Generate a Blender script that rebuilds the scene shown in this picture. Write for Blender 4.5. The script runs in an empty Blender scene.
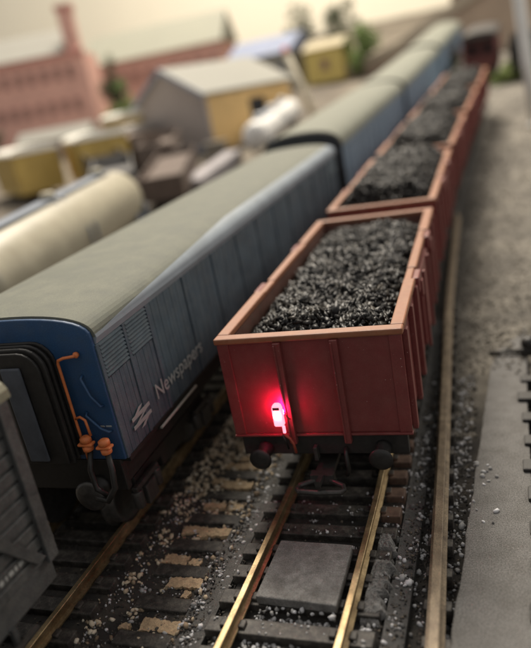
import bpy, bmesh, math, random
import numpy as np
from mathutils import Vector, Matrix
S = 0.1                                   # millimetres -> Blender units (1 unit = 1 cm)
scn = bpy.context.scene
col = scn.collection
scn.unit_settings.scale_length = 0.01
# ------------------------------------------------------------------ camera
CAM = (34.695, -104.511, 74.317)
cd = bpy.data.cameras.new('camera'); cam = bpy.data.objects.new('camera', cd); col.objects.link(cam)
cam.location = [v*S for v in CAM]
cam.rotation_euler = (1.233486, 0.177569, 0.320394)
cd.sensor_fit = 'VERTICAL'; cd.sensor_height = 36.0; cd.lens = 665.84*36/648
cd.clip_start = 0.05; cd.clip_end = 2000
cd.dof.use_dof = True; cd.dof.focus_distance = 11.5; cd.dof.aperture_fstop = 0.142
scn.camera = cam
# ------------------------------------------------------------------ light
w = bpy.data.worlds.new('World'); scn.world = w; w.use_nodes = True
bg = w.node_tree.nodes['Background']; bg.inputs[0].default_value = (1.0, 0.97, 0.95, 1); bg.inputs[1].default_value = 0.38
def area(name, loc, target, size, energy, color, sy=None):
    ld = bpy.data.lights.new(name, 'AREA'); ld.energy = energy; ld.color = color; ld.size = size*S
    if sy: ld.shape = 'RECTANGLE'; ld.size_y = sy*S
    o = bpy.data.objects.new(name, ld); col.objects.link(o)
    o.location = [v*S for v in loc]
    d = Vector(target)-Vector(loc); o.rotation_euler = d.to_track_quat('-Z', 'Y').to_euler()
    return o
area('ceiling_lamp', (-420, 1150, 1350), (-350, 1000, 0), 500, 430000, (1.0, 0.90, 0.76))
area('window_light', (480, 560, 420), (0, 380, 30), 320, 20000, (1.0, 0.92, 0.82))
area('room_lamp', (-260, 420, 800), (-20, 60, 0), 260, 27000, (1.0, 0.93, 0.83))
scn.view_settings.view_transform = 'Standard'; scn.view_settings.look = 'None'
scn.view_settings.exposure = 0.1; scn.view_settings.gamma = 1.0
scn.render.engine = 'CYCLES'
rnd = random.Random(7); nrg = np.random.default_rng(11)
# ------------------------------------------------------------------ lie of the land
KC = 1.004e-4
def H(y):
    y = max(y, 0.0)
    return KC*y*y if y < 600 else KC*360000+(y-600)*KC*1200
def Hs(y): return 2*KC*max(0.0, min(y, 600.0))
PX = [(-400, 0), (-30, -0.1), (0, -0.45), (45, -1.9), (91.7, -3.5), (150, -4.4), (197, -4.7), (250, -4.0), (303, -2.9), (360, -0.8), (409, 1.1), (515, 6.1), (700, 16), (1200, 46), (2500, 130)]
def cx(y):
    for (a, b), (c, d) in zip(PX, PX[1:]):
        if y <= c:
            t = (y-a)/(c-a); return b+(d-b)*t
    return PX[-1][1]
COACH = -48.2
# ------------------------------------------------------------------ materials
MATS = {}
def mat(name, c, rough=.5, metal=0., var=.15, scale=8., bump=.0, bscale=40., spec=.5, c2=None, emit=None, es=0., dust=None, dustamt=.0, speck=0., sscale=70., spots=None):
    """procedural material: two-tone noise colour, fine bump, dust settling in patches"""
    if name in MATS: return MATS[name]
    m = bpy.data.materials.new(name); m.use_nodes = True; nt = m.node_tree; N = nt.nodes; L = nt.links
    b = N['Principled BSDF']; b.inputs['Roughness'].default_value = rough; b.inputs['Metallic'].default_value = metal
    b.inputs['Specular IOR Level'].default_value = spec
    tc = N.new('ShaderNodeTexCoord')
    n = N.new('ShaderNodeTexNoise'); n.inputs['Scale'].default_value = scale; n.inputs['Detail'].default_value = 6; n.inputs['Roughness'].default_value = .65
    L.new(tc.outputs['Object'], n.inputs['Vector'])
    r = N.new('ShaderNodeValToRGB'); L.new(n.outputs['Fac'], r.inputs[0])
    r.color_ramp.elements[0].position = .34; r.color_ramp.elements[1].position = .68
    lo = [v*(1-var) for v in c]; hi = list(c2) if c2 else [min(1, v*(1+var)) for v in c]
    r.color_ramp.elements[0].color = (*lo, 1); r.color_ramp.elements[1].color = (*hi, 1)
    out = r.outputs[0]
    if dust:
        n3 = N.new('ShaderNodeTexNoise'); n3.inputs['Scale'].default_value = scale*2.7; n3.inputs['Detail'].default_value = 8
        L.new(tc.outputs['Object'], n3.inputs['Vector'])
        mr = N.new('ShaderNodeMapRange'); mr.inputs[1].default_value = .42; mr.inputs[2].default_value = .72; mr.inputs[4].default_value = dustamt
        L.new(n3.outputs['Fac'], mr.inputs[0])
        mx = N.new('ShaderNodeMix'); mx.data_type = 'RGBA'; L.new(mr.outputs[0], mx.inputs[0]); L.new(out, mx.inputs[6]); mx.inputs[7].default_value = (*dust, 1)
        out = mx.outputs[2]
    if speck:
        n4 = N.new('ShaderNodeTexNoise'); n4.inputs['Scale'].default_value = sscale; n4.inputs['Detail'].default_value = 3
        L.new(tc.outputs['Object'], n4.inputs['Vector'])
        m4 = N.new('ShaderNodeMapRange'); m4.inputs[1].default_value = .3; m4.inputs[2].default_value = .7; m4.inputs[3].default_value = 1-speck; m4.inputs[4].default_value = 1+speck; m4.clamp = False
        L.new(n4.outputs['Fac'], m4.inputs[0])
        vm = N.new('ShaderNodeVectorMath'); vm.operation = 'SCALE'; L.new(out, vm.inputs[0]); L.new(m4.outputs[0], vm.inputs['Scale']); out = vm.outputs[0]
    if spots:
        n5 = N.new('ShaderNodeTexNoise'); n5.inputs['Scale'].default_value = 26; n5.inputs['Detail'].default_value = 1
        L.new(tc.outputs['Object'], n5.inputs['Vector'])
        m5 = N.new('ShaderNodeMapRange'); m5.inputs[1].default_value = .77; m5.inputs[2].default_value = .80; L.new(n5.outputs['Fac'], m5.inputs[0])
        x5 = N.new('ShaderNodeMix'); x5.data_type = 'RGBA'; L.new(m5.outputs[0], x5.inputs[0]); L.new(out, x5.inputs[6]); x5.inputs[7].default_value = (*spots, 1); out = x5.outputs[2]
    L.new(out, b.inputs['Base Color'])
    mr2 = N.new('ShaderNodeMapRange'); mr2.inputs[3].default_value = max(.05, rough-.12); mr2.inputs[4].default_value = min(1, rough+.12)
    L.new(n.outputs['Fac'], mr2.inputs[0]); L.new(mr2.outputs[0], b.inputs['Roughness'])
    if bump:
        n2 = N.new('ShaderNodeTexNoise'); n2.inputs['Scale'].default_value = bscale; n2.inputs['Detail'].default_value = 5
        L.new(tc.outputs['Object'], n2.inputs['Vector'])
        bp = N.new('ShaderNodeBump'); bp.inputs['Strength'].default_value = bump; bp.inputs['Distance'].default_value = .02
        L.new(n2.outputs['Fac'], bp.inputs['Height']); L.new(bp.outputs[0], b.inputs['Normal'])
    if emit: b.inputs['Emission Color'].default_value = (*emit, 1); b.inputs['Emission Strength'].default_value = es
    MATS[name] = m; return m
def island_mat(name, cols, rough=.6, spec=.5, bump=.0):
    """each loose lump takes its own tone"""
    m = bpy.data.materials.new(name); m.use_nodes = True; N = m.node_tree.nodes; L = m.node_tree.links
    b = N['Principled BSDF']; b.inputs['Roughness'].default_value = rough; b.inputs['Specular IOR Level'].default_value = spec
    g = N.new('ShaderNodeNewGeometry'); r = N.new('ShaderNodeValToRGB'); L.new(g.outputs['Random Per Island'], r.inputs[0])
    e = r.color_ramp.elements
    while len(e) < len(cols): e.new(.5)
    for i, c in enumerate(cols): e[i].position = i/(len(cols)-1); e[i].color = (*c, 1)
    L.new(r.outputs[0], b.inputs['Base Color'])
    MATS[name] = m; return m
OX = mat('oxide_plastic', (.180, .038, .036), .42, var=.10, scale=1.6, bump=.05, bscale=60, dust=(.24, .10, .08), dustamt=.25, speck=.12, sscale=45, spots=(.5, .42, .36))
OXI = mat('oxide_inside', (.14, .06, .045), .6, var=.2, scale=2., dust=(.10, .08, .06), dustamt=.5)
OXR = mat('oxide_rim_lit', (.28, .105, .050), .5, var=.12, scale=3., bump=.08, bscale=50, dust=(.34, .17, .09), dustamt=.4)  # paler oxide for the top rails: light from above put into the colour
BLK = mat('black_plastic', (.018, .017, .016), .5, var=.3, scale=5., bump=.1, dust=(.04, .035, .03), dustamt=.3)
STEEL = mat('blackened_steel', (.075, .072, .068), .42, metal=.5, var=.3, scale=8.)
RAILT = mat('rail_metal', (.34, .245, .12), .46, metal=.8, var=.3, scale=1.2, c2=(.50, .39, .23), bump=.15, bscale=25, dust=(.12, .08, .045), dustamt=.75, speck=.2, sscale=30)
RAILD = mat('rail_dirty', (.22, .165, .11), .6, metal=.2, var=.25, scale=1.5, bump=.2, bscale=30, c2=(.34, .27, .18), dust=(.10, .07, .045), dustamt=.7, speck=.35, sscale=40)
SLP = mat('sleeper_plastic', (.030, .026, .023), .62, var=.35, scale=3., bump=.35, bscale=22, dust=(.13, .12, .10), dustamt=.6, speck=.5, sscale=45)
SLPR = mat('sleeper_rusty', (.11, .065, .045), .7, var=.35, scale=3., bump=.35, bscale=22, dust=(.20, .13, .09), dustamt=.6)
CONC = mat('grey_slab', (.185, .18, .172), .85, var=.28, scale=2.6, bump=.9, bscale=45, c2=(.28, .275, .262), dust=(.10, .094, .084), dustamt=.65, speck=.32, sscale=60)
CONC2 = mat('grey_strip', (.155, .15, .143), .88, var=.16, scale=1.1, bump=1., bscale=55, dust=(.09, .085, .076), dustamt=.5, speck=.55, sscale=48, spots=(.30, .29, .27))
FOAM = mat('foam_underlay', (.075, .073, .070), .9, var=.25, scale=2.5, bump=.8, bscale=45, dust=(.13, .125, .115), dustamt=.5, speck=.4, sscale=55)
TIMB = mat('bare_timber', (.52, .38, .23), .8, var=.2, scale=4., bump=.4, bscale=18, c2=(.60, .45, .28), dust=(.16, .11, .07), dustamt=.5, speck=.3, sscale=40)
BLUE = mat('rail_blue', (.022, .070, .165), .46, var=.12, scale=1.5, bump=.06, bscale=60, dust=(.05, .085, .13), dustamt=.4, speck=.2, sscale=50, spots=(.3, .33, .36))
BLUED = mat('weathered_blue', (.066, .098, .124), .55, var=.18, scale=1.6, bump=.08, bscale=60, dust=(.115, .138, .15), dustamt=.5, speck=.25, sscale=50)
ROOF = mat('roof_beige', (.140, .148, .115), .8, var=.08, scale=1., bump=.08, bscale=40, c2=(.185, .188, .150), dust=(.115, .122, .105), dustamt=.6, speck=.13, sscale=45)
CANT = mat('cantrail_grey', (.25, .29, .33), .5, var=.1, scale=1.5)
GANG = mat('gangway_grey', (.075, .085, .105), .55, var=.2, scale=3.)
ORNG = mat('orange_paint', (.66, .19, .06), .5, var=.15, scale=6., bump=.1)
WHT = mat('print_white', (.32, .34, .335), .6, var=.08, scale=6.)
DGREY = mat('van_dark_grey', (.062, .064, .064), .55, var=.25, scale=2., bump=.15, bscale=40, dust=(.12, .12, .11), dustamt=.5, speck=.35, sscale=40)
OLIVE = mat('olive_roof', (.20, .185, .125), .6, var=.15, scale=2.)
# ------------------------------------------------------------------ mesh kit (all in millimetres)
class MB:
    def __init__(s): s.v = []; s.f = []; s.sm = []
    def add(s, vs, fs, smooth=False):
        n = len(s.v); s.v += [tuple(v) for v in vs]; s.f += [tuple(i+n for i in f) for f in fs]; s.sm += [smooth]*len(fs); return s
    def box(s, x0, x1, y0, y1, z0, z1):
        return s.add([(x0,y0,z0),(x1,y0,z0),(x1,y1,z0),(x0,y1,z0),(x0,y0,z1),(x1,y0,z1),(x1,y1,z1),(x0,y1,z1)],
                     [(0,3,2,1),(4,5,6,7),(0,1,5,4),(1,2,6,5),(2,3,7,6),(3,0,4,7)])
    def tube(s, pts, r, n=8, caps=True, smooth=True):
        pts = [Vector(p) for p in pts]; rs = r if isinstance(r, (list, tuple)) else [r]*len(pts)
        vs = []; up = None
        for i, p in enumerate(pts):
            t = (pts[min(i+1, len(pts)-1)]-pts[max(i-1, 0)]).normalized()
            if up is None: up = Vector((0,0,1)) if abs(t.z) < .9 else Vector((1,0,0))
            a = (up-t*up.dot(t)).normalized(); b = t.cross(a); up = a
            vs += [p+(a*math.cos(2*math.pi*k/n)+b*math.sin(2*math.pi*k/n))*rs[i] for k in range(n)]
        fs = [(i*n+k, i*n+(k+1)%n, (i+1)*n+(k+1)%n, (i+1)*n+k) for i in range(len(pts)-1) for k in range(n)]
        s.add(vs, fs, smooth)
        if caps:
            m = len(pts)-1
            s.add(vs[:n], [tuple(range(n-1, -1, -1))]); s.add(vs[m*n:], [tuple(range(n))])
        return s
    def prism(s, prof, y0, y1, axis='y', smooth=False, caps=True):
        """closed profile (x,z) swept along y, or (y,z) swept along x"""
        n = len(prof)
        P = (lambda a, b, t: (a, t, b)) if axis == 'y' else ((lambda a, b, t: (t, a, b)) if axis == 'x' else (lambda a, b, t: (a, b, t)))
        vs = [P(a, b, y0) for a, b in prof]+[P(a, b, y1) for a, b in prof]
        s.add(vs, [(i, (i+1)%n, n+(i+1)%n, n+i) for i in range(n)], smooth)
        if caps: s.add(vs[:n], [tuple(range(n-1, -1, -1))]); s.add(vs[n:], [tuple(range(n))])
        return s
    def lathe(s, prof, c, axis='y', n=20, smooth=True):
        """profile (r, t) turned about an axis through c"""
        vs = []
        for r, t in prof:
            for k in range(n):
                a = 2*math.pi*k/n; u, v = r*math.cos(a), r*math.sin(a)
                q = {'y': (u, t, v), 'x': (t, u, v), 'z': (u, v, t)}[axis]
                vs.append((c[0]+q[0], c[1]+q[1], c[2]+q[2]))
        m = len(prof)
        fs = [(i*n+k, i*n+(k+1)%n, (i+1)*n+(k+1)%n, (i+1)*n+k) for i in range(m-1) for k in range(n)]
        s.add(vs, fs, smooth); s.add(vs[:n], [tuple(range(n-1, -1, -1))]); s.add(vs[(m-1)*n:], [tuple(range(n))]); return s
    def build(s, name, m, parent=None, bevel=0., seg=2, origin=None):
        me = bpy.data.meshes.new(name)
        o0 = origin or (0,0,0)
        me.from_pydata([((x-o0[0])*S, (y-o0[1])*S, (z-o0[2])*S) for x, y, z in s.v], [], s.f)
        me.polygons.foreach_set('use_smooth', s.sm)
        bm = bmesh.new(); bm.from_mesh(me); bmesh.ops.remove_doubles(bm, verts=bm.verts, dist=1e-5); bmesh.ops.recalc_face_normals(bm, faces=bm.faces); bm.to_mesh(me); bm.free()
        if m: me.materials.append(m)
        o = bpy.data.objects.new(name, me); col.objects.link(o); o.parent = parent
        o.location = [v*S for v in o0]
        if bevel:
            b = o.modifiers.new('bevel', 'BEVEL'); b.width = bevel*S; b.segments = seg; b.limit_method = 'ANGLE'; b.angle_limit = math.radians(40)
        return o
def thing(name, label, cat, loc=(0,0,0), yaw=0., pitch=0., group=None):
    o = bpy.data.objects.new(name, None); col.objects.link(o); o.empty_display_size = .3
    o.location = [v*S for v in loc]; o.rotation_euler = (pitch, 0, yaw)
    return tag(o, label, cat, group)
def tag(o, label=None, cat=None, group=None, kind=None):
    if label: o['label'] = label
    if cat: o['category'] = cat
    if group: o['group'] = group
    if kind: o['kind'] = kind
    return o
def copy_tree(o, parent=None):
    c = o.copy(); col.objects.link(c); c.parent = parent
    for ch in [x for x in bpy.data.objects if x.parent == o]: copy_tree(ch, c)
    return c
def text_mesh(name, body, m, parent, size, mtx):
    cu = bpy.data.curves.new(name, 'FONT'); cu.body = body; cu.size = size*S; cu.extrude = .004; cu.space_character = 1.02
    t = bpy.data.objects.new('txt', cu); col.objects.link(t)
    bpy.context.view_layer.update()
    me = bpy.data.meshes.new_from_object(t.evaluated_get(bpy.context.evaluated_depsgraph_get()))
    bpy.data.objects.remove(t); me.materials.clear(); me.materials.append(m)
    me.transform(mtx); o = bpy.data.objects.new(name, me); col.objects.link(o); o.parent = parent; return o
ICO = None
def ico():
    global ICO
    if ICO is None:
        bm = bmesh.new(); bmesh.ops.create_icosphere(bm, subdivisions=1, radius=1)
        ICO = (np.array([v.co[:] for v in bm.verts]), np.array([[v.index for v in f.verts] for f in bm.faces])); bm.free()
    return ICO
CHIP = (np.array([(1,.15,0),(-.9,.3,.1),(.2,1,-.1),(-.1,-1,.2),(.35,.1,.9),(-.3,-.2,-1),(.6,-.6,.5),(-.6,.6,-.5)], float), None)
def chip():
    global CHIP
    if CHIP[1] is None:
        bm = bmesh.new()
        for v in CHIP[0]: bm.verts.new(v)
        bmesh.ops.convex_hull(bm, input=bm.verts); bmesh.ops.triangulate(bm, faces=bm.faces); bm.verts.index_update()
        CHIP = (np.array([v.co[:] for v in bm.verts]), np.array([[v.index for v in f.verts] for f in bm.faces])); bm.free()
    return CHIP
def lumps(name, pts, sizes, m, parent=None, flat=(.5, 1.), seed=1, smooth=False, elong=.45, base=None):
    """angular lumps of stone, coal or grit, joined in one mesh; pts in mm"""
    V, F = (base or ico)(); g = np.random.default_rng(seed); n = len(pts); k = len(V)
    P = np.asarray(pts)[:, None, :]; sz = np.asarray(sizes)[:, None, None]
    W = V[None]*(1+g.uniform(-.32, .32, (n, k, 1)))
    W = W*np.stack([g.uniform(1-elong, 1+elong, n), g.uniform(1-elong, 1+elong, n), g.uniform(*flat, n)], 1)[:, None, :]
    q = g.normal(size=(n, 4)); q /= np.linalg.norm(q, axis=1, keepdims=True); a, b, c, d = q.T
    R = np.stack([np.stack([1-2*(c*c+d*d), 2*(b*c-a*d), 2*(b*d+a*c)], -1), np.stack([2*(b*c+a*d), 1-2*(b*b+d*d), 2*(c*d-a*b)], -1), np.stack([2*(b*d-a*c), 2*(c*d+a*b), 1-2*(b*b+c*c)], -1)], 1)
    W = np.einsum('nij,nkj->nki', R, W)*sz+P
    verts = (W.reshape(-1, 3)*S).astype(np.float32); faces = (F[None]+(np.arange(n)*k)[:, None, None]).reshape(-1, 3).astype(np.int32)
    me = bpy.data.meshes.new(name); me.vertices.add(len(verts)); me.vertices.foreach_set('co', verts.ravel())
    me.loops.add(faces.size); me.loops.foreach_set('vertex_index', faces.ravel())
    me.polygons.add(len(faces)); me.polygons.foreach_set('loop_start', np.arange(0, faces.size, 3, dtype=np.int32)); me.polygons.foreach_set('loop_total', np.full(len(faces), 3, np.int32))
    me.update(); me.validate(); me.materials.append(m)
    o = bpy.data.objects.new(name, me); col.objects.link(o); o.parent = parent; return o
def smooth_noise(x, y, s):
    return math.sin(x*s*1.7+1.3*math.sin(y*s*1.1))*math.cos(y*s*1.3+.7*math.sin(x*s*.9+2))
# ------------------------------------------------------------------ the ground
def step(a, b, t): t = max(0., min(1., (t-a)/(b-a))); return t*t*(3-2*t)
def gz(x, y):
    """height of bare ground: track beds raised between sunken ash strips"""
    c = cx(y); z = -5.2+.35*smooth_noise(x, y, .31)+.2*smooth_noise(x+40, y, .83)
    for off in (0., COACH, -135.):
        d = abs(x-c-off); z = z if off == 0. and 13.5 < d < 20 else max(z, -3.7-1.9*step(14.8, 19.8, d)) if d < 20 else z
    if x > 22 and y > 60: z += 1.2*step(25, 110, min(x+30, y))*(1.+smooth_noise(x, y, .06))
    if x < -80: z += 1.5*smooth_noise(x, y, .03)
    return z+H(y)
def axis(dense0, dense1, st, lo, hi, gr=1.14):
    a = list(np.arange(dense0, dense1+.01, st)); d = st
    while a[-1] < hi: d *= gr; a.append(a[-1]+d)
    d = st
    while a[0] > lo: d *= gr; a.insert(0, a[0]-d)
    return a
xs = axis(-60, 60, 1.25, -3000, 2200); ys = axis(-60, 90, 1.5, -400, 3000, 1.07)
gv = [(x*S, y*S, gz(x, y)*S) for y in ys for x in xs]; nx = len(xs)
gf = [(j*nx+i, j*nx+i+1, (j+1)*nx+i+1, (j+1)*nx+i) for j in range(len(ys)-1) for i in range(nx-1)]
me = bpy.data.meshes.new('ground'); me.from_pydata(gv, [], gf); me.polygons.foreach_set('use_smooth', [True]*len(gf))
def ground_mat():
    m = bpy.data.materials.new('ash_ground'); m.use_nodes = True; N = m.node_tree.nodes; L = m.node_tree.links; b = N['Principled BSDF']
    b.inputs['Roughness'].default_value = .85
    tc = N.new('ShaderNodeTexCoord'); sx = N.new('ShaderNodeSeparateXYZ'); L.new(tc.outputs['Object'], sx.inputs[0])
    def noise(sc, d=6):
        n = N.new('ShaderNodeTexNoise'); n.inputs['Scale'].default_value = sc; n.inputs['Detail'].default_value = d; n.inputs['Roughness'].default_value = .7; L.new(tc.outputs['Object'], n.inputs['Vector']); return n.outputs['Fac']
    def ramp(f, *st):
        r = N.new('ShaderNodeValToRGB'); e = r.color_ramp.elements
        while len(e) < len(st): e.new(.5)
        for i, (p, c) in enumerate(st): e[i].position = p; e[i].color = (*c, 1)
        L.new(f, r.inputs[0]); return r.outputs[0]
    def mr(f, a, b_, lo=0., hi=1.):
        q = N.new('ShaderNodeMapRange'); q.interpolation_type = 'SMOOTHSTEP'
        q.inputs[1].default_value = a; q.inputs[2].default_value = b_; q.inputs[3].default_value = lo; q.inputs[4].default_value = hi; L.new(f, q.inputs[0]); return q.outputs[0]
    def mul(a, c):
        q = N.new('ShaderNodeMath'); q.operation = 'MULTIPLY'; L.new(a, q.inputs[0]); L.new(c, q.inputs[1]); return q.outputs[0]
    def mx(f, a, c):
        q = N.new('ShaderNodeMix'); q.data_type = 'RGBA'; L.new(f, q.inputs[0]); L.new(a, q.inputs[6]); L.new(c, q.inputs[7]); return q.outputs[2]
    ash = ramp(noise(1.6), (.3, (.012, .011, .010)), (.52, (.035, .031, .027)), (.72, (.085, .072, .055)))
    grav = ramp(noise(.5, 9), (.3, (.065, .058, .048)), (.5, (.13, .117, .096)), (.68, (.27, .245, .20)))
    town = ramp(noise(.12, 8), (.3, (.05, .042, .035)), (.5, (.12, .10, .075)), (.7, (.24, .21, .16)))
    f1 = mul(mr(sx.outputs['X'], 1.3, 2.2), mr(sx.outputs['Y'], 2.5, 6.0))
    f2 = mr(sx.outputs['X'], -7.5, -9.5)
    c = mx(f2, mx(f1, ash, grav), town)
    L.new(c, b.inputs['Base Color'])
    bp = N.new('ShaderNodeBump'); bp.inputs['Strength'].default_value = .6; bp.inputs['Distance'].default_value = .05; L.new(noise(14, 8), bp.inputs['Height']); L.new(bp.outputs[0], b.inputs['Normal'])
    return m
me.materials.append(ground_mat())
gr = bpy.data.objects.new('ground', me); col.objects.link(gr); tag(gr, 'sooty ash ground of the layout, paler gravel at the right', kind='structure')
# room wall behind the layout
WALL = mat('cream_wall', (.85, .80, .66), .9, var=.03, scale=.02)
wl = MB().box(-4200, 2600, 2050, 2080, -100, 3200).build('wall', WALL); tag(wl, 'plain cream room wall behind the layout', kind='structure')
# ------------------------------------------------------------------ tracks
RP = [(-.9, -2.3), (.9, -2.3), (.9, -2.0), (.22, -1.75), (.2, -.85), (.5, -.65), (.5, -.08), (.42, 0), (-.42, 0), (-.5, -.08), (-.5, -.65), (-.2, -.85), (-.22, -1.75), (-.9, -2.0)]
def sweep(prof, pts):
    """profile swept along plan points (x, y, z)"""
    mb = MB(); n = len(prof); vs = []
    for i, (x, y, z) in enumerate(pts):
        a = pts[min(i+1, len(pts)-1)]; b = pts[max(i-1, 0)]; t = Vector((a[0]-b[0], a[1]-b[1], 0)).normalized(); s = Vector((t.y, -t.x, 0))
        vs += [(x+s.x*u, y+s.y*u, z+v) for u, v in prof]
    fs = [(i*n+k, i*n+(k+1)%n, (i+1)*n+(k+1)%n, (i+1)*n+k) for i in range(len(pts)-1) for k in range(n)]
    mb.add(vs, fs); mb.add(vs[:n], [tuple(range(n-1, -1, -1))]); mb.add(vs[-n:], [tuple(range(n))]); return mb
def sleeper_mesh(hw=13.3, chairs=(-8.75, 8.75), wob=0):
    mb = MB(); mb.box(-hw, hw, -1.55, 1.55, -4.3, -2.3)
    for c in chairs:
        for s in (-1, 1): mb.box(c+s*1.55-.55, c+s*1.55+.55, -.8, .8, -2.32, -1.75)
    return mb
ALT = {}
def alt_mesh(me, m):
    if 'd' not in ALT:
        mb = MB(); mb.box(-13.3, 9.9, -1.55, 1.55, -4.3, -2.3); mb.box(9.92, 13.4, -1.5, 1.5, -4.3, -2.25)
        for c in (-8.75, 8.75):
            for s in (-1, 1): mb.box(c+s*1.55-.55, c+s*1.55+.55, -.8, .8, -2.32, -1.75)
        o = mb.build('sleeper', SLP); d = o.data; bpy.data.objects.remove(o); d.materials.append(m)
        for p in d.polygons:
            if p.center.x > .99 and p.center.z < -.2: p.material_index = 1
        ALT['d'] = d
    return ALT['d']
def track(label, off, y0, y1, rails, smat, pitch_=6.0, alt=None):
    t = thing('railway_track', label, 'track', (cx(y0)+off, y0, H(y0)))
    t.location = (0, 0, 0)
    yy = list(np.arange(y0, min(y1, 120), 4.))+list(np.arange(max(y0, 120), y1+1, 20.)) if y1 > 120 else list(np.arange(y0, y1+.1, 4.))
    for r in rails: sweep(RP, [(cx(y)+off+r, y, H(y)) for y in yy]).build('rail', RAILT, t)
    base = None; y = y0+2
    while y < y1:
        if base is None: o = sleeper_mesh().build('sleeper', smat, t, bevel=.18); base = o
        else: o = base.copy(); col.objects.link(o)
        if alt and alt(y): o.data = alt_mesh(o.data, SLPR)
        yaw = -math.atan((cx(y+3)-cx(y-3))/6)+rnd.uniform(-.008, .008)
        o.location = ((cx(y)+off+rnd.uniform(-.3, .3))*S, y*S, (H(y)+rnd.uniform(-.12, .1))*S); o.rotation_euler = (Hs(y)+rnd.uniform(-.03, .03), 0, yaw)
        y += pitch_
    return t
track('track with brass rails and black sleepers in front of and under the coal wagons', 0., -64, 560, (-8.75, 8.75), SLP, alt=lambda y: -7 < y < 40)
track('dark track at the left under the blue van and the dark plank van', COACH, -64, 130, (-8.75, 8.75), SLP)
# foam underlay shoulders either side of the near track
def foam(label, u0, u1, za, zb, y0, y1):
    o = sweep([(u0, -6.2), (u1, -6.2), (u1, zb), (u0, za)], [(cx(y), y, H(y)) for y in np.arange(y0, y1, 3.)]).build('foam_underlay', FOAM); tag(o, label, 'underlay')
foam('smooth grey underlay strip along the right sleeper ends of the near track', 13.7, 17.0, -3.5, -3.9, -64, 100)
foam('dark grey underlay strip along the left sleeper ends of the near track', -19.3, -13.7, -4.4, -3.7, -64, 100)
# third rail at the right, dusty brown, closing on the near track
_cr = {}
_x = 23.2
for _y in range(-64, 400):
    _cr[_y] = _x; _t = step(70, 170, _y); _x += -.052*(1-_t)-.028*_t
def crx(y): return _cr[int(min(399, max(-64, round(y))))]
t = thing('converging_rail', 'dusty brown single rail closing on the near track beside the grey concrete strip', 'rail')
sweep([(u*1.5, v) for u, v in RP], [(crx(y), y, H(y)-max(0., (y-100)*.022)) for y in np.arange(-64, 232, 4.)]).build('rail_bar', RAILD, t)
base = None
for k in range(24):
    y = -60+k*7.2
    if base is None: o = MB().box(-1.9, 2.2, -1., 1., -4.6, -2.25).build('rail_chair', SLP, t, bevel=.15); base = o
    else: o = base.copy(); col.objects.link(o)
    o.location = (crx(y)*S, y*S, H(y)*S)
# grey slab bedded between the rails
mb = MB(); pr = [(-6.8, -27.5), (-3, -27.6), (1.5, -27.7), (6.6, -27.9), (6.55, -22), (6.5, -18), (6.3, -13.7), (2, -13.65), (-2.5, -13.7), (-6.7, -13.6), (-6.75, -19), (-6.8, -24)]
mb.prism(pr, -2.2, -.55, axis='z'); sl = mb.build('concrete_slab', CONC, bevel=.25); tag(sl, 'square grey slab lying between the rails in front of the lit wagon', 'slab')
# broken grey filling right of the rail: lumpy, with a torn outline
def rough_patch(label, x0, x1, y0, y1, zt, sd):
    g = random.Random(sd); nx_, ny_ = 15, int((y1-y0)*3.2); bm = bmesh.new(); G = []
    for j_ in range(ny_+1):
        row = []; v = j_/ny_; y = y0+(y1-y0)*v
        xr = x1+.55*math.sin(y*1.3+sd)+.35*math.sin(y*3.1)+g.uniform(-.15, .15)
        for i_ in range(nx_+1):
            u = i_/nx_; e = min(u*7, (1-u)*4, v*6, (1-v)*6, 1.)
            z = zt+.22*smooth_noise(u*9+sd, y, 1.4)+g.uniform(-.09, .09) if e >= 1 else -4.0+(zt+4.0)*max(0., e)**.5+g.uniform(-.1, .1)
            row.append(bm.verts.new(((x0+(xr-x0)*u)*S, (y+g.uniform(-.07, .07))*S, z*S)))
        G.append(row)
    for j_ in range(ny_):
        for i_ in range(nx_): bm.faces.new((G[j_][i_], G[j_][i_+1], G[j_+1][i_+1], G[j_+1][i_]))
    me_ = bpy.data.meshes.new('slab_fragment'); bm.to_mesh(me_); bm.free(); me_.materials.append(CONC)
    o = bpy.data.objects.new('slab_fragment', me_); col.objects.link(o); tag(o, label, 'slab')
rough_patch('broken grey filler outside the right-hand brass rail beside the slab', 9.8, 13.2, -28.2, -13.2, -2.0, 3)
rough_patch('small broken grey piece just beyond the larger filler patch', 9.8, 13.0, -12.4, -7.6, -2.1, 5)
# concrete strip at the right
edge = [(23.4+.046*(y+35)+rnd.uniform(-.12, .12)+.1*math.sin(y*.31)+(.012*max(0, y-58)**2), y) for y in np.arange(-70, 84, 1.7)]
rt = [(37, 90), (36.5, 60), (36, 40), (35, -70)]
mb = MB().prism(edge+rt, -5.4, -2.1, axis='z'); o = mb.build('concrete_strip', CONC2, bevel=.3); tag(o, 'long grey concrete strip along the right edge of the picture', 'strip')
# siding beyond it: only black sleeper ends and a stop show at the picture's edge
t = thing('siding_track', 'row of black sleeper ends at the right edge beside the concrete strip', 'track')
for k in range(13):
    o = MB().box(34.6+rnd.uniform(-.7, .6), 61, -1.9+rnd.uniform(-.3, .5), 1.9+rnd.uniform(-.5, .3), -3.9, -1.3+rnd.uniform(-.3, .1)).build('sleeper', BLK, t, bevel=.3); o.location = (0, (-62+k*9.5)*S, 0)
for x in (40., 57.): sweep(RP, [(x, -66, 1.2), (x, 55, 1.3)]).build('rail', RAILT, t)
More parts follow.
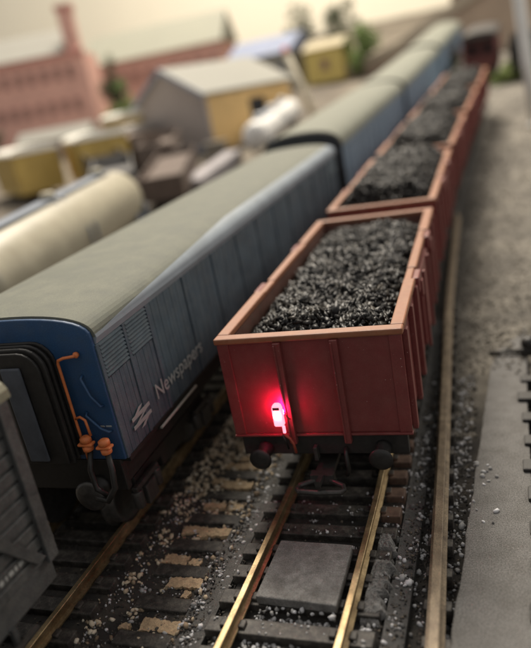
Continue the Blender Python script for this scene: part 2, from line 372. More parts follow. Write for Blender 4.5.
# point lever
t = thing('point_lever', 'black point lever box with thin rod at the right edge', 'lever', (37.2, 67, H(67)-1))
MB().box(-2.2, 3.2, -1.6, 1.6, -1.5, .8).build('base', BLK, t, bevel=.4)
MB().lathe([(1.6, 0), (2.1, .4), (2.2, 1.6), (1.3, 2.6), (.4, 2.9)], (.3, .2, .6), 'z', 14).build('knob', BLK, t)
MB().tube([(-2, 0, -.6), (-6, .4, -.5), (-10, -.2, -.9)], .6, 8).build('rod', STEEL, t)
# tan timbers left of the near track
t = thing('disused_trackbed', 'bare tan timbers in black ground between the blue van and the near track', 'trackbed')
def ragged(cx_, cy_, wx, wy, sd):
    r_ = random.Random(sd); out = []; n = 27
    ph = [r_.uniform(0, 6.28) for _ in range(8)]
    def rg(u, q): return .14*math.sin(u*.8+ph[q])+.13*math.sin(u*2.9+ph[q+1])+.09*math.sin(u*6.7+ph[q+2])+r_.uniform(-.09, .09)
    for k in range(n): u = wx*k/(n-1); out.append((cx_-wx/2+u, cy_-wy/2+rg(u, 0)))
    for k in range(6): v = wy*(k+.5)/6; out.append((cx_+wx/2+rg(v*1.7, 4)*.8, cy_-wy/2+v))
    for k in range(n): u = wx*k/(n-1); out.append((cx_+wx/2-u, cy_+wy/2+rg(u, 3)))
    for k in range(6): v = wy*(k+.5)/6; out.append((cx_-wx/2+rg(v*1.7, 5)*.8, cy_+wy/2-v))
    return out
for i, (x, y, wx, wy) in enumerate([(-24.9, -7.4, 10.2, 2.3), (-20.9, .4, 2.8, 2.0), (-26.4, .6, 4.6, 1.5), (-27.6, -15.9, 5.0, 2.4), (-23.4, -16.4, 2.2, 1.8), (-22.8, -21.8, 7.0, 2.4), (-22.1, -31.7, 8.9, 2.7), (-22.8, -38.4, 6.0, 2.0), (-24.2, 8.2, 7.0, 2.2), (-24, 16, 8, 2.2), (-25, 24, 8, 2.4), (-23, -46, 9, 2.6)]):
    mb = MB().prism(ragged(x, y, wx, wy, i), -6.2, -4.72+.1*(i % 3), axis='z'); mb.build('timber', TIMB, t)
g5 = random.Random(77)
for i in range(22):
    x, y = g5.uniform(-30, -19.6), g5.uniform(-46, 20); MB().prism(ragged(x, y, g5.uniform(.9, 2.6), g5.uniform(.7, 1.7), 200+i), -6.2, -4.75+g5.uniform(0, .5), axis='z').build('timber', TIMB, t)
# black sleepers of the same bed, half sunk
for i, y in enumerate((-42, -34.9, -27.0, -18.9, -11.8, -3.6, 4.4, 12.2)):
    MB().box(-30.2+rnd.uniform(-.4, .4), -19.6, y-1.5, y+1.5, -6.5, -4.5).build('sleeper', SLP, t, bevel=.25)
# ------------------------------------------------------------------ ballast
STW = island_mat('stone_pale', [(.10, .098, .095), (.30, .295, .29), (.50, .50, .50), (.70, .70, .72)], .75)
STT = island_mat('stone_tan', [(.18, .13, .085), (.42, .33, .22), (.60, .50, .36), (.74, .67, .54)], .8)
STG = island_mat('gravel_grey', [(.075, .068, .055), (.12, .108, .09), (.16, .145, .12), (.25, .225, .185)], .9)
STD = island_mat('stone_sooty', [(.012, .011, .01), (.035, .031, .027), (.08, .07, .058), (.20, .165, .12)], .8)
def gzs(x, y):
    u = x-cx(y)
    if 13.7 < u < 17.0: return H(y)-3.7
    if -19.3 < u < -13.7: return H(y)-4.05
    return gz(x, y)
def scatter(n, fx, fy, sz, sd, dens=None, lift=.25, zf=gzs):
    g = random.Random(sd); P = []; Z = []
    while len(P) < n:
        x, y = fx(g), fy(g)
        if dens and g.random() > dens(x, y): continue
        s = g.uniform(*sz)*(1 if g.random() > .1 else 1.4); P.append((x, y, zf(x, y)+s*lift)); Z.append(s)
    return P, Z
def clump(x, y, s, o=0): return max(0., smooth_noise(x+o, y-o, s))**1.5+.06
sets = []
def stuff(name, label, cat, P, Z, m, sd):
    o = lumps(name, P, Z, m, seed=sd); tag(o, label, cat, kind='stuff')
a, b = scatter(1000, lambda g: g.uniform(13.8, 24.0), lambda g: g.uniform(-50, 60), (.16, .46), 1, lambda x, y: clump(x, y, .55, 3) if x < 20 else .35)
a2, b2 = scatter(330, lambda g: g.uniform(-20.5, -13.6), lambda g: g.uniform(-50, 40), (.15, .42), 2, lambda x, y: clump(x, y, .6, 9))
def between(x, y): k = (y+62) % 6.0; return 1. if 1.7 < k < 4.3 and abs(abs(x)-8.75) > 1.4 else 0.
a3, b3 = scatter(620, lambda g: g.uniform(-12, 12), lambda g: g.uniform(-50, -28.6), (.18, .42), 3, between)
a4, b4 = scatter(110, lambda g: g.uniform(9.8, 13.2), lambda g: g.uniform(-28, 30), (.18, .42), 4, between)
a7, b7 = scatter(260, lambda g: g.uniform(-13, 13), lambda g: g.uniform(-50, 4), (.12, .30), 14, lambda x, y: clump(x, y, .5, 2) if abs(abs(x)-8.75) > 1.3 and not (abs(x) < 7.2 and -28.3 < y < -13) else 0., zf=lambda x, y: -2.25 if not between(x, y) else -3.6)
a4 += a7; b4 += b7
a8, b8 = scatter(700, lambda g: g.uniform(-36, -14), lambda g: g.uniform(-50, 6), (.12, .34), 15, lambda x, y: .15+clump(x, y, .7, 7))
a4 += a8; b4 += b8
a5, b5 = scatter(30, lambda g: g.uniform(24.6, 29.5), lambda g: g.uniform(-4, 16), (.25, .5), 5, lambda x, y: .9 if x < 26 else .12, zf=lambda x, y: -2.1 if x > 25.5 else -3.4)
a6, b6 = scatter(70, lambda g: g.uniform(-7, 7.2), lambda g: g.choice((g.uniform(-29.4, -27.9), g.uniform(-13.4, -12.6))), (.2, .42), 12, zf=lambda x, y: -2.2)
a += a6; b += b6
stuff('ballast', 'loose pale grey ballast stones beside and between the near rails', 'ballast', a+a2+a3+a4+a5, b+b2+b3+b4+b5, STW, 1)
a, b = scatter(3800, lambda g: g.uniform(-37, -17), lambda g: g.uniform(-52, 110), (.16, .54), 6, lambda x, y: (clump(x, y, .42, 5) if x < -27 else .25*clump(x, y, .4)+.03) if y < -4 else (.8 if x < -22 else .25))
stuff('ballast', 'cream and tan ballast stones scattered beside the blue van', 'ballast', a, b, STT, 2)
a, b = scatter(11000, lambda g: g.uniform(-60, 24), lambda g: g.uniform(-60, 60), (.09, .28), 7, lambda x, y: .25 if abs(x) < 13 or abs(x-COACH) < 13 else .8)
stuff('cinders', 'fine black cinders covering the ground between the tracks', 'cinders', a, b, STD, 3)
a, b = scatter(14000, lambda g: 14+110*g.random()**1.5, lambda g: 30+520*g.random()**1.7, (.2, .55), 8, lambda x, y: 1. if x > 18+cx(y) and not (24.5 < x < 37 and y < 52+14*random.random()) else 0., lift=.15, zf=lambda x, y: max(gz(x, y), -2.1) if 26 < x < 37 and y < 84 else gz(x, y))
stuff('gravel', 'rough pale brown gravel beside the coal wagons at the right', 'gravel', a, b, STG, 4)
# ------------------------------------------------------------------ mineral wagons
WL, WH, ZB, ZT = 91.7, 16.65, 13.65, 33.7
COALS = island_mat('coal', [(.004, .004, .004), (.007, .007, .008), (.012, .011, .010), (.032, .026, .019)], .46, .36)
def make_wagon(label):
    t = thing('coal_wagon', label, 'wagon', group='oxide red coal wagons in one train')
    # body shell: outer walls, inner walls, floor
    mb = MB(); h, th = WH, 1.5
    mb.box(-h, h, 0, th, ZB, ZT-1.2); mb.box(-h, h, WL-th, WL, ZB, ZT-1.2)
    mb.box(-h, -h+th, th, WL-th, ZB, ZT-1.2); mb.box(h-th, h, th, WL-th, ZB, ZT-1.2); mb.box(-h+th, h-th, th, WL-th, ZB, ZB+1.2)
    mb.build('body', OX, t, bevel=.15)
    mb = MB()                                # lining, a hair inside the walls
    k = h-th-.02
    mb.box(-k-.01, -k+.25, th+.02, WL-th-.02, ZB+1.2, ZT-1.3); mb.box(k-.25, k+.01, th+.02, WL-th-.02, ZB+1.2, ZT-1.3)
    mb.box(-k+.26, k-.26, th+.01, th+.25, ZB+1.2, ZT-1.3); mb.box(-k+.26, k-.26, WL-th-.25, WL-th-.01, ZB+1.2, ZT-1.3); mb.build('lining', OXI, t)
    # top rail: end caps, side caps broken at the doors
    mb = MB().box(-h-.6, h+.6, -.6, 1.75, ZT-1.2, ZT); mb.build('end_cap_rail', OXR, t, bevel=.3)
    mb = MB().box(-h-.6, h+.6, WL-1.75, WL+.6, ZT-1.2, ZT); mb.build('end_cap_rail', OXR, t, bevel=.3)
    for s in (-1, 1):
        for y0, y1, o0, z0 in ((1.77, 26.5, .6, 0.), (26.52, 34.5, -.15, -.2), (34.52, 59., .2, -.05), (59.02, 67.0, -.15, -.2), (67.02, WL-1.77, .6, 0.)):
            a, b = sorted((s*(h-1.75), s*(h+o0))); MB().box(a, b, y0, y1, ZT-1.2, ZT+z0).build('side_cap_rail', OXR, t, bevel=.25)
    # end stanchions, corner angles, bottom angle
    for y0, y1 in ((-1.15, .05), (WL-.05, WL+1.15)):
        for x in (-5.2, 5.2):
            m_ = MB(); ya, yb = (y0, y1)
            m_.prism([(x-.7, ZT-1.25), (x+.7, ZT-1.25), (x+.6, ZB-1.8), (x-.6, ZB-1.8)], ya, yb, 'y')
            m_.box(x-.6, x-.25, ya-.28 if ya < 0 else ya, yb if ya < 0 else yb+.28, ZB-1.5, ZT-1.6); m_.build('end_stanchion', OX, t, bevel=.12)
        for s in (-1, 1):
            a, b = sorted((s*(h-2.0), s*(h+.22))); MB().box(a, b, y0+.88 if y0 < 0 else y0+.08, y1-.08 if y0 < 0 else y1-.88, ZB-.02, ZT-1.22).build('corner_angle', OX, t, bevel=.1)
        a, b = (-.55, .6) if y0 < 0 else (WL-.6, WL+.55)
        MB().box(-h-.3, h+.3, a, b, ZB-.45, ZB-.03).build('bottom_angle', OX, t, bevel=.1)
    for s in (-1, 1):
        for y in (3.4, 14.6, 25.4, 69.0, 78.2, 88.3):
            a, b = sorted((s*(h-.05), s*(h+.95))); m_ = MB()
            m_.prism([(a, ZB-1.), (b if s > 0 else b, ZB-1.), (b, ZT-1.5 if s > 0 else ZT-1.25), (a, ZT-1.25 if s > 0 else ZT-1.5)], y-.85, y+.85, 'y'); m_.build('side_stanchion', OX, t, bevel=.15)
        a, b = sorted((s*(h-.05), s*(h+.75)))
        d = MB().box(a, b, 36.5, 55.2, ZB+.8, ZT-1.9).build('side_door', OX, t, bevel=.15)
        for y in (39.5, 52.2):
            a2, b2 = sorted((s*(h+.7), s*(h+1.4))); MB().box(a2, b2, y-.7, y+.7, ZB-.6, ZT-2.6).build('hinge_strap', OX, d, bevel=.1)
        for y0 in (27.2, 60.2):
            a2, b2 = sorted((s*(h-.1), s*(h+1.25))); MB().box(a2, b2, y0, y0+6.2, ZT-3.6, ZT-.3).build('door_lock', OX, t, bevel=.25)
            a2, b2 = sorted((s*(h+.8), s*(h+1.7))); MB().box(a2, b2, y0+2., y0+4.2, ZT-5.2, ZT-1.6).build('door_lock', OX, t, bevel=.2)
        a, b = sorted((s*9.8, s*11.6)); MB().box(a, b, 1.6, WL-1.6, ZB-4.2, ZB-.05).build('solebar', BLK, t)
    for y0, s in ((0., -1), (WL, 1)):
        a, b = sorted((y0, y0-s*1.6)); bb = MB().box(-h+.8, h-.8, a, b, ZB-4.6, ZB-.5).build('buffer_beam', BLK, t, bevel=.15)
        for x in (-11.3, 11.3):
            m_ = MB().lathe([(1.6, s*.02), (1.5, s*1.0), (1.15, s*2.3), (1.1, s*2.7)], (x, y0, 10.4), 'y', 16); bf = m_.build('buffer', BLK, t)
            MB().lathe([(.75, s*2.6), (.75, s*3.7), (2.1, s*3.8), (2.15, s*4.1), (1.6, s*4.4), (.7, s*4.5)], (x, y0, 10.4), 'y', 22).build('buffer_head', BLK, bf)
        m_ = MB().box(-1.7, 1.7, *sorted((y0+s*4.2, y0-s*7)), 5.6, 6.6); m_.box(-2.2, 2.2, *sorted((y0+s*2.6, y0+s*4.3)), 5.2, 7.2)
        m_.tube([(-1.5, y0+s*4., 5.9), (-4.1, y0+s*5.4, 5.7), (-4.4, y0+s*6.6, 5.6), (-4., y0+s*7.1, 5.6), (0, y0+s*7.4, 5.6), (4., y0+s*7.1, 5.6), (4.4, y0+s*6.6, 5.6), (4.1, y0+s*5.4, 5.7), (1.5, y0+s*4., 5.9)], .5, 8)
        cp = m_.build('coupling', STEEL, t, bevel=.1)
        MB().prism([(y0+s*3.8, 6.6), (y0+s*7.6, 6.7), (y0+s*8.0, 8.3), (y0+s*7.0, 7.6), (y0+s*4.2, 7.4)], -.45, .45, 'x').build('hook', STEEL, cp)
        MB().box(-1.6, -.9, *sorted((y0+s*.05, y0+s*1.4)), 8.4, 11.2).build('draw_hook', STEEL, t, bevel=.1)
        m_ = MB().tube([(4.4, y0+s*.3, 10.5), (4.5, y0+s*1.5, 9.8), (4.6, y0+s*1.6, 6.5), (4.0, y0+s*1.2, 5.2)], .4, 8); m_.build('brake_hose', BLK, t)
    for yy in (22., 69.7):
        ax = MB().tube([(-10.5, yy, 6.2), (10.5, yy, 6.2)], .8, 10).build('axle', STEEL, t)
        for s in (-1, 1):
            MB().lathe([(6.9, s*7.1), (6.9, s*7.5), (6.2, s*7.6), (6.1, s*9.6), (5.3, s*9.65), (5.0, s*9.2), (1.6, s*9.2), (1.5, s*9.8), (.3, s*9.8)], (0, yy, 6.2), 'x', 28).build('wheel', STEEL, t)
            a, b = sorted((s*10.4, s*11.2)); m_ = MB().prism([(yy-6, ZB-2.5), (yy-1.6, 4.6), (yy+1.6, 4.6), (yy+6, ZB-2.5)], a, b, 'x'); m_.box(*sorted((s*11.2, s*12.6)), yy-1.8, yy+1.8, 4.8, 8.2); m_.build('axle_guard', BLK, t, bevel=.1)
    return t
def coal_load(label, n, sz, sd, rise=0.):
    g = random.Random(sd); P = []; Z = []
    for _ in range(n):
        x = g.uniform(-14.6, 14.6); y = g.uniform(2.4, WL-2.4)
        ex = min(1., (14.9-abs(x))/6.); ey = min(1., min(y-1.8, WL-1.8-y)/(8. if rise < 2 else 6.))
        hgt = ZT-6.6+(4.2+rise)*math.sqrt(max(0, ex))*math.sqrt(max(0, ey))+1.1*smooth_noise(x+sd, y, .22)
        if y < 14: hgt += .5
        s = g.uniform(*sz)*(1 if g.random() > .12 else 1.35)
        P.append((x, y, hgt-g.random()*.9)); Z.append(s)
    mb = MB(); xs_ = np.linspace(-14.9, 14.9, 13); ys_ = np.linspace(1.9, WL-1.9, 31)
    o = lumps('coal_load', P, Z, COALS, flat=(.28, .62), seed=sd, elong=.35, base=chip)
    # bed under the loose lumps
    me = o.data; bm = bmesh.new(); bm.from_mesh(me)
    G = [[bm.verts.new((x*S, y*S, (ZT-8.0+(3.6+rise)*math.sqrt(max(0, min(1., (14.95-abs(x))/6.)))*math.sqrt(max(0, min(1., min(y-1.85, WL-1.85-y)/8.)))+.9*smooth_noise(x+sd, y, .22))*S)) for x in xs_] for y in ys_]
    for j in range(len(ys_)-1):
        for i in range(len(xs_)-1): bm.faces.new((G[j][i], G[j][i+1], G[j+1][i+1], G[j+1][i]))
    bm.to_mesh(me); bm.free()
    return tag(o, label, 'coal', kind='stuff')
w0 = make_wagon('oxide red coal wagon nearest the camera with a glowing red tail lamp on its end')
WLAB = [None, 'second coal wagon, coupled directly behind the wagon with the tail lamp', 'third coal wagon from the tail lamp, blurred', 'fourth coal wagon from the tail lamp, blurred', 'farthest oxide red coal wagon at the head of the row']
CLAB = ['black coal lumps heaped in the nearest wagon', 'dark coal heaped in the second wagon', 'dark coal in the third wagon', 'dark coal in the fourth wagon', 'dark coal in the farthest wagon']
yaws = [.0331, .0098, -.0195, -.0386, -.0485]; px, py = -.45, 0.
wagons = []
for i, a in enumerate(yaws):
    wg = w0 if i == 0 else copy_tree(w0); wagons.append(wg)
    if i: wg['label'] = WLAB[i]
    ym = py+WL/2; sl_ = Hs(ym)
    wg.location = (px*S, py*S, (H(ym)-sl_*WL/2)*S); wg.rotation_euler = (sl_, 0, a)
    cl = coal_load(CLAB[i], (13000, 6200, 2600, 1500, 1500)[i], ((.42, 1.12), (.6, 1.1), (.8, 1.4), (.9, 1.6), (.9, 1.6))[i], 31+i, (1.3, 6.4, 6.4, 6.4, 5.)[i])
    cl.location = wg.location; cl.rotation_euler = wg.rotation_euler
    px += -math.sin(a)*(WL+7.12); py += math.cos(a)*(WL+7.12)
    if i < 4: px += -math.sin(yaws[i+1])*7.12; py += math.cos(yaws[i+1])*7.12
# ------------------------------------------------------------------ tail lamp
LED = mat('led_lens', (.95, .75, .75), .3, emit=(1., .12, .14), es=40.)
LEDB = mat('led_body', (.85, .78, .78), .4, emit=(1., .25, .34), es=1.7)
tl = thing('tail_lamp', 'tiny glowing red and white lamp wired to the end of the nearest coal wagon', 'lamp', (-7.0, -3.1, 18.9), .033)
mb = MB().prism([(-.95, -2.0), (-.8, -2.3), (.8, -2.3), (.95, -2.0), (.95, 1.3), (.75, 1.9), (.35, 2.2), (-.35, 2.2), (-.75, 1.9), (-.95, 1.3)], -.55, .6); mb.build('housing', LEDB, tl, bevel=.2)
MB().lathe([(.75, -.5), (.72, -.8), (.5, -1.1), (.2, -1.25)], (0, 0, .0), 'y', 16).build('lens', LED, tl)
GLOWR = mat('added_glow', (.9, .3, .3), .4, emit=(1., .012, .13), es=170.)
MB().lathe([(.4, .62), (1.0, .64), (1.0, .78), (.3, .8)], (0, 0, .1), 'y', 18).build('added_glow_disc', GLOWR, tl)  # added emitting disc, no real lamp part: throws red glow on the wagon end
MB().box(-.6, .6, -.75, -.52, 1.2, 1.65).build('slot', BLK, tl)
MB().box(.35, .95, -.2, .2, -3.9, -2.35).build('clip', LEDB, tl, bevel=.15)
COPW = mat('lamp_wire', (.30, .06, .035), .4, var=.2)
MB().tube([(.6, .1, -4.3), (1.3, .3, -5.2), (1.9, .2, -6.3), (2.0, .4, -8.3)], .28, 8).build('wire', COPW, tl)
MB().tube([(1.1, .4, .3), (1.7, -.3, -.5), (2.2, .1, -1.1)], .12, 6).build('wire', COPW, tl)
MB().tube([(.2, .1, -4.3), (.5, .2, -6.), (.3, 1.4, -8.0)], .25, 8).build('wire', BLK, tl)
# ------------------------------------------------------------------ bogie vans on the left track
def arc_profile(hw, ze, zc, n=20, inset=0.):
    """roof arc: x, z pairs from right eave over the crown to the left eave (three-radius look)"""
    out = []
    for k in range(n+1):
        a = math.pi*k/n; c = math.cos(a); x = hw*(abs(c)**.8)*(1 if c >= 0 else -1); z = ze+(zc-ze)*(math.sin(a)**.75)
        out.append((x, z-inset))
    return out
CL, CH, CZ0, CZE, CZC = 199., 18., 19.6, 42.6, 46.9
def bogie(t, yc, nm='bogie'):
    mb = MB()
    for s in (-1, 1):
        a, b = sorted((s*12.2, s*13.4)); mb.box(a, b, yc-17, yc+17, 9.0, 11.0); mb.box(a, b, yc-6, yc+6, 6.2, 9.0)
        mb.prism([(yc-17, 9.0), (yc-17, 5.4), (yc-12, 5.4), (yc-8, 9.0)], a, b, 'x'); mb.prism([(yc+17, 9.0), (yc+17, 5.4), (yc+12, 5.4), (yc+8, 9.0)], a, b, 'x')
    mb.box(-12.2, 12.2, yc-3, yc+3, 8.4, 11.5); f = mb.build(nm, BLK, t, bevel=.2)
    for yy in (yc-14.5, yc+14.5):
        for s in (-1, 1):
            MB().lathe([(6.9, s*7.1), (6.9, s*7.5), (6.2, s*7.6), (6.1, s*9.6), (5.2, s*9.6), (4.9, s*9.2), (.4, s*9.2)], (0, yy, 6.2), 'x', 24).build('wheel', STEEL, f)
            m_ = MB().box(*sorted((s*13.4, s*15.2)), yy-2.0, yy+2.0, 4.6, 8.6); m_.box(*sorted((s*13.6, s*14.8)), yy-4.6, yy+4.6, 8.9, 10.0)
            m_.tube([(s*14.1, yy+3.8, 5.4), (s*14.1, yy+3.8, 9.0)], 1.2, 8); m_.tube([(s*14.1, yy-3.8, 5.4), (s*14.1, yy-3.8, 9.0)], 1.2, 8)
            m_.build('axle_box', STEEL, f, bevel=.2)
def rrect(k, z0, z1, r, n=6):
    return [(k, z0)]+[(k-r+r*math.cos(a), z1-r+r*math.sin(a)) for a in np.linspace(0, math.pi/2, n)]+[(-k+r-r*math.cos(a), z1-r+r*math.sin(a)) for a in np.linspace(math.pi/2, 0, n)]+[(-k, z0)]
def make_coach(label, group, bluemat=BLUED, endmat=BLUE, zc=CZC, ze=CZE, detail=True, roofmat=ROOF, cant=CANT, L_=CL):
    t = thing('bogie_van', label, 'van', group=group)
    prof = [(CH, CZ0), (CH, ze)]+arc_profile(CH, ze, zc)[1:-1]+[(-CH, ze), (-CH, CZ0)]
    n = len(prof)
    mb = MB().box(-CH+.3, CH-.3, .8, L_-.8, CZ0, ze); mb.build('body', bluemat, t)
    for y0, y1 in ((0., .8), (L_-.8, L_)): MB().prism(prof, y0, y1).build('end_panel', endmat, t, bevel=.2)
    # roof shell, a little proud of body and ends
    out = arc_profile(CH+.45, ze, zc+.35, 28); inn = arc_profile(CH-.3, ze, zc-.6, 28)
    MB().prism(out+inn[::-1], .82, L_-.25, smooth=False).build('roof', roofmat, t)
    for s in (-1, 1):
        a, b = sorted((s*(CH-.2), s*(CH+.55))); MB().prism([(s*(CH-.2), ze-1.25), (s*(CH+.12), ze-1.25), (s*(CH+.62), ze-.05), (s*(CH+.5), ze+.55), (s*(CH-.2), ze+.2)], .85, L_-.3).build('cantrail', cant, t)
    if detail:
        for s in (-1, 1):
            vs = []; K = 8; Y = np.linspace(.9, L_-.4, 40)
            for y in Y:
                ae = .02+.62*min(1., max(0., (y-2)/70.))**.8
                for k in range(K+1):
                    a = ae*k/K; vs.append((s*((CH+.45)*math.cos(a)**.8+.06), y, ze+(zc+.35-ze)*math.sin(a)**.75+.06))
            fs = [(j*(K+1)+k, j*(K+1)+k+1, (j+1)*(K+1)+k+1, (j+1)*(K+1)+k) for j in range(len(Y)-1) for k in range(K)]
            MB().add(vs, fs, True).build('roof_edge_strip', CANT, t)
    for s in ((1, -1) if detail else (1,)):
        # planked bays between posts
        bays = []
        posts = [.9, 9.8, 18.9, 36., 53., 70., 87., 104., 121., 138., 155., 172., 181., 189.2, L_-.9]
        for y in posts:
            a, b = sorted((s*(CH-.28), s*(CH+.30))); MB().box(a, b, y-.45, y+.45, CZ0, ze-1.3).build('post', bluemat, t, bevel=.08)
        m_ = MB()
        for y0, y1 in zip(posts, posts[1:]):
            k = max(3, int(round((y1-y0-.9)/1.45))); wd = (y1-y0-.9)/k
            lou = (y1 <= 19 or y0 >= 180) and detail
            for q in range(k):
                a, b = sorted((s*(CH-.28), s*(CH-.02+.03*(q % 2)))); yy = y0+.45+q*wd
                m_.box(a, b, yy+.045, yy+wd-.045, CZ0, 34.6 if lou else ze-1.3)
            if lou:
                lp = MB().box(*sorted((s*(CH-.29), s*(CH-.12))), y0+.5, y1-.5, 34.7, ze-1.35).build('louvre_panel', bluemat, t)
                for q in range(9):
                    z = 35.0+q*.72
                    MB().prism([(s*(CH-.15), z), (s*(CH+.32), z-.05), (s*(CH+.32), z+.12), (s*(CH-.15), z+.5)], y0+.6, y1-.6).build('slat', bluemat, lp)
        m_.build('side_planking', bluemat, t)
        a, b = sorted((s*(CH-3.2), s*(CH-1.6))); MB().box(a, b, .9, L_-.9, 14.2, CZ0-.02).build('solebar', BLK, t)
        MB().box(*sorted((s*(CH-1.5), s*(CH+.2))), 1., L_-1., CZ0-.9, CZ0-.02).build('bottom_rail', BLK, t)
    MB().box(-CH+3.3, CH-3.3, 1.2, L_-1.2, 15.5, CZ0-.03).build('underframe', BLK, t)
    MB().box(-9, 9, 78, 96, 8.2, 15.4).build('battery_box', BLK, t, bevel=.2)
    bogie(t, 24.); bogie(t, L_-24.)
    for y0, s in ((0., -1), (L_, 1)):
        MB().box(-CH+1.2, CH-1.2, *sorted((y0+s*.05, y0-s*1.4)), 13.2, CZ0-.05).build('buffer_beam', BLK, t, bevel=.2)
        for x in (-11.4, 11.4):
            bf = MB().lathe([(2.0, s*.05), (1.9, s*.9), (1.3, s*1.2), (1.2, s*3.4)], (x, y0, 14.4), 'y', 16).build('buffer', BLK, t)
            MB().lathe([(2.9, s*3.3), (3.0, s*3.8), (2.4, s*4.15), (1.0, s*4.3)], (x, y0, 14.4), 'y', 24).build('buffer_head', STEEL, bf)
        # gangway bellows
        gw = MB()
        for q in range(5):
            k = 10.2-.35*(q % 2); gw.prism(rrect(k, 20.8+.2*(q % 2), 43.0-.35*(q % 2), 4.), *sorted((y0+s*(.05+q*.7), y0+s*(.05+q*.7+.55))))
        g_ = gw.build('gangway_bellows', BLK, t, bevel=.6 if False else .25)
        MB().prism(rrect(9.4, 21.2, 42.4, 3.6), *sorted((y0+s*3.56, y0+s*4.1))).build('faceplate', BLK, g_, bevel=.15)
        MB().box(2.0, 6.0, *sorted((y0+s*4.12, y0+s*4.7)), 22., 40.).build('gangway_door', GANG, g_, bevel=.3)
    return t
c1 = make_coach('weathered blue newspaper van with beige roof and black gangway, left of the red lamp', 'bogie vans on the left track')
def place(t, y0, L_, yaw, off=COACH, x=None):
    ym = y0+L_/2; s_ = Hs(ym); t.location = (((cx(y0)+off) if x is None else x)*S, y0*S, (H(ym)-s_*L_/2)*S); t.rotation_euler = (s_, 0, yaw)
place(c1, -18.6, CL, .018)
# end fittings of the near van
mb = MB().tube([(14.6, -.2, 40.2), (14.6, -1.1, 40.2), (12.6, -1.2, 40.0), (11.4, -1.2, 39.6), (11.2, -1.2, 39.0), (11.2, -1.25, 27.3), (11.4, -1.3, 18.5)], .27, 8); pipe = mb.build('orange_pipe', ORNG, c1)
MB().lathe([(.5, 0), (.55, -.4), (.3, -.7)], (14.7, -.3, 40.2), 'y', 12).build('pipe_union', ORNG, pipe)
MB().tube([(11.3, -1.3, 28.6), (12.4, -1.4, 29.0), (13.3, -1.5, 28.4), (13.5, -1.5, 25.4)], .24, 8).build('branch_pipe', ORNG, pipe)
for x, z in ((12.6, 24.2), (16.1, 23.6)):
    vk = MB().lathe([(.5, -1.6), (.95, -1.3), (1.0, -.6), (.75, -.5), (.8, .3), (1.05, .4), (1.0, 1.1), (.5, 1.4)], (x, -2.0, z), 'z', 12); v = vk.build('valve_cock', ORNG, c1)
    MB().box(x-1.5, x+1.4, -2.9, -1.3, z-.35, z+.2).build('cock_handle', ORNG, v, bevel=.25)
MB().tube([(16.3, -2.2, 22.2), (17.2, -3.4, 20.), (17.1, -4.0, 16.5), (15.2, -4.3, 14.0), (13.0, -4.0, 14.2), (12.4, -3., 16.)], .55, 10).build('brake_hose', BLK, c1)
MB().tube([(12.8, -2.0, 22.6), (12.6, -3.2, 19.5), (13.2, -3.8, 16.0), (14.8, -3.4, 14.6)], .5, 10).build('brake_hose', BLK, c1)
MB().tube([(14.3, -.1, 36.2), (14.3, -.7, 35.8), (15.2, -.8, 32.6), (16.6, -.8, 30.6), (16.7, -.1, 30.4)], .25, 8).build('handrail', BLUE, c1)
MB().tube([(13.1, -.1, 29.2), (13.1, -.7, 28.8), (15.4, -.8, 26.3), (16.8, -.7, 25.6), (16.9, -.1, 25.5)], .25, 8).build('handrail', BLUE, c1)
MB().box(16.0, 17.1, -.06, -.0, 26.2, 26.5).build('number_mark', WHT, c1); MB().box(14.9, 15.7, -.06, 0, 26.2, 26.5).build('number_mark', WHT, c1)
# lettering on the side that faces the camera: x = +CH
RX = Matrix(((0,0,1,0),(1,0,0,0),(0,1,0,0),(0,0,0,1)))
def side_m(y, z): return Matrix.Translation(((CH+.36)*S, y*S, z*S)) @ RX
text_mesh('lettering', 'Newspapers', WHT, c1, 4.5, side_m(14.2, 23.6))
def arrows(y, z, s):
    """double arrow emblem: two bars and the zigzag between them"""
    m_ = MB(); x0, x1 = CH+.32, CH+.40
    def poly(pts): m_.prism([(y+a*s, z+b*s) for a, b in pts], x0, x1, 'x')
    poly([(0, .62), (1.7, .62), (1.7, .80), (0, .80)]); poly([(0, .22), (1.7, .22), (1.7, .40), (0, .40)])
    poly([(.28, .80), (.62, .80), (1.12, 1.02), (.78, 1.02)]); poly([(1.08, .62), (1.42, .62), (.62, .40), (.28, .40)][::-1]); poly([(.58, 0.), (.92, 0.), (1.42, .22), (1.08, .22)])
    return m_
arrows(4.4, 21.9, 4.0).build('emblem', WHT, c1)
MB().tube([(CH+.9, 12.2, 18.8), (CH+.9, 29.5, 18.8)], .27, 8).build('footboard_edge', mat('pale_step', (.36, .34, .30), .6), c1)
for y in (13., 28.): MB().tube([(CH-1.6, y, 17.6), (CH+.9, y, 18.7)], .3, 6).build('step_bracket', BLK, c1)
ROOF2 = mat('roof_cream', (.19, .195, .155), .8, var=.08, scale=1.)
BLUE2 = mat('coach_blue', (.17, .24, .31), .5, var=.12, scale=1.5)
DARK = mat('end_black', (.035, .037, .036), .6, var=.2, scale=2.)
c2 = make_coach('taller blue van with black arched end and cream roof behind the newspaper van', 'bogie vans on the left track', BLUE2, DARK, 51.4, 43.2, False, ROOF2, BLUE2)
place(c2, 191., CL, -.012, x=-50.5)
c3 = copy_tree(c2); c3['label'] = 'farthest pale blue van on the left track, mostly blurred away'
place(c3, 402., CL, -.047, x=-47.5)
c4 = copy_tree(c2); c4['label'] = 'last pale blue van at the vanishing end of the left track'
place(c4, 612., CL, -.06, x=-38.)
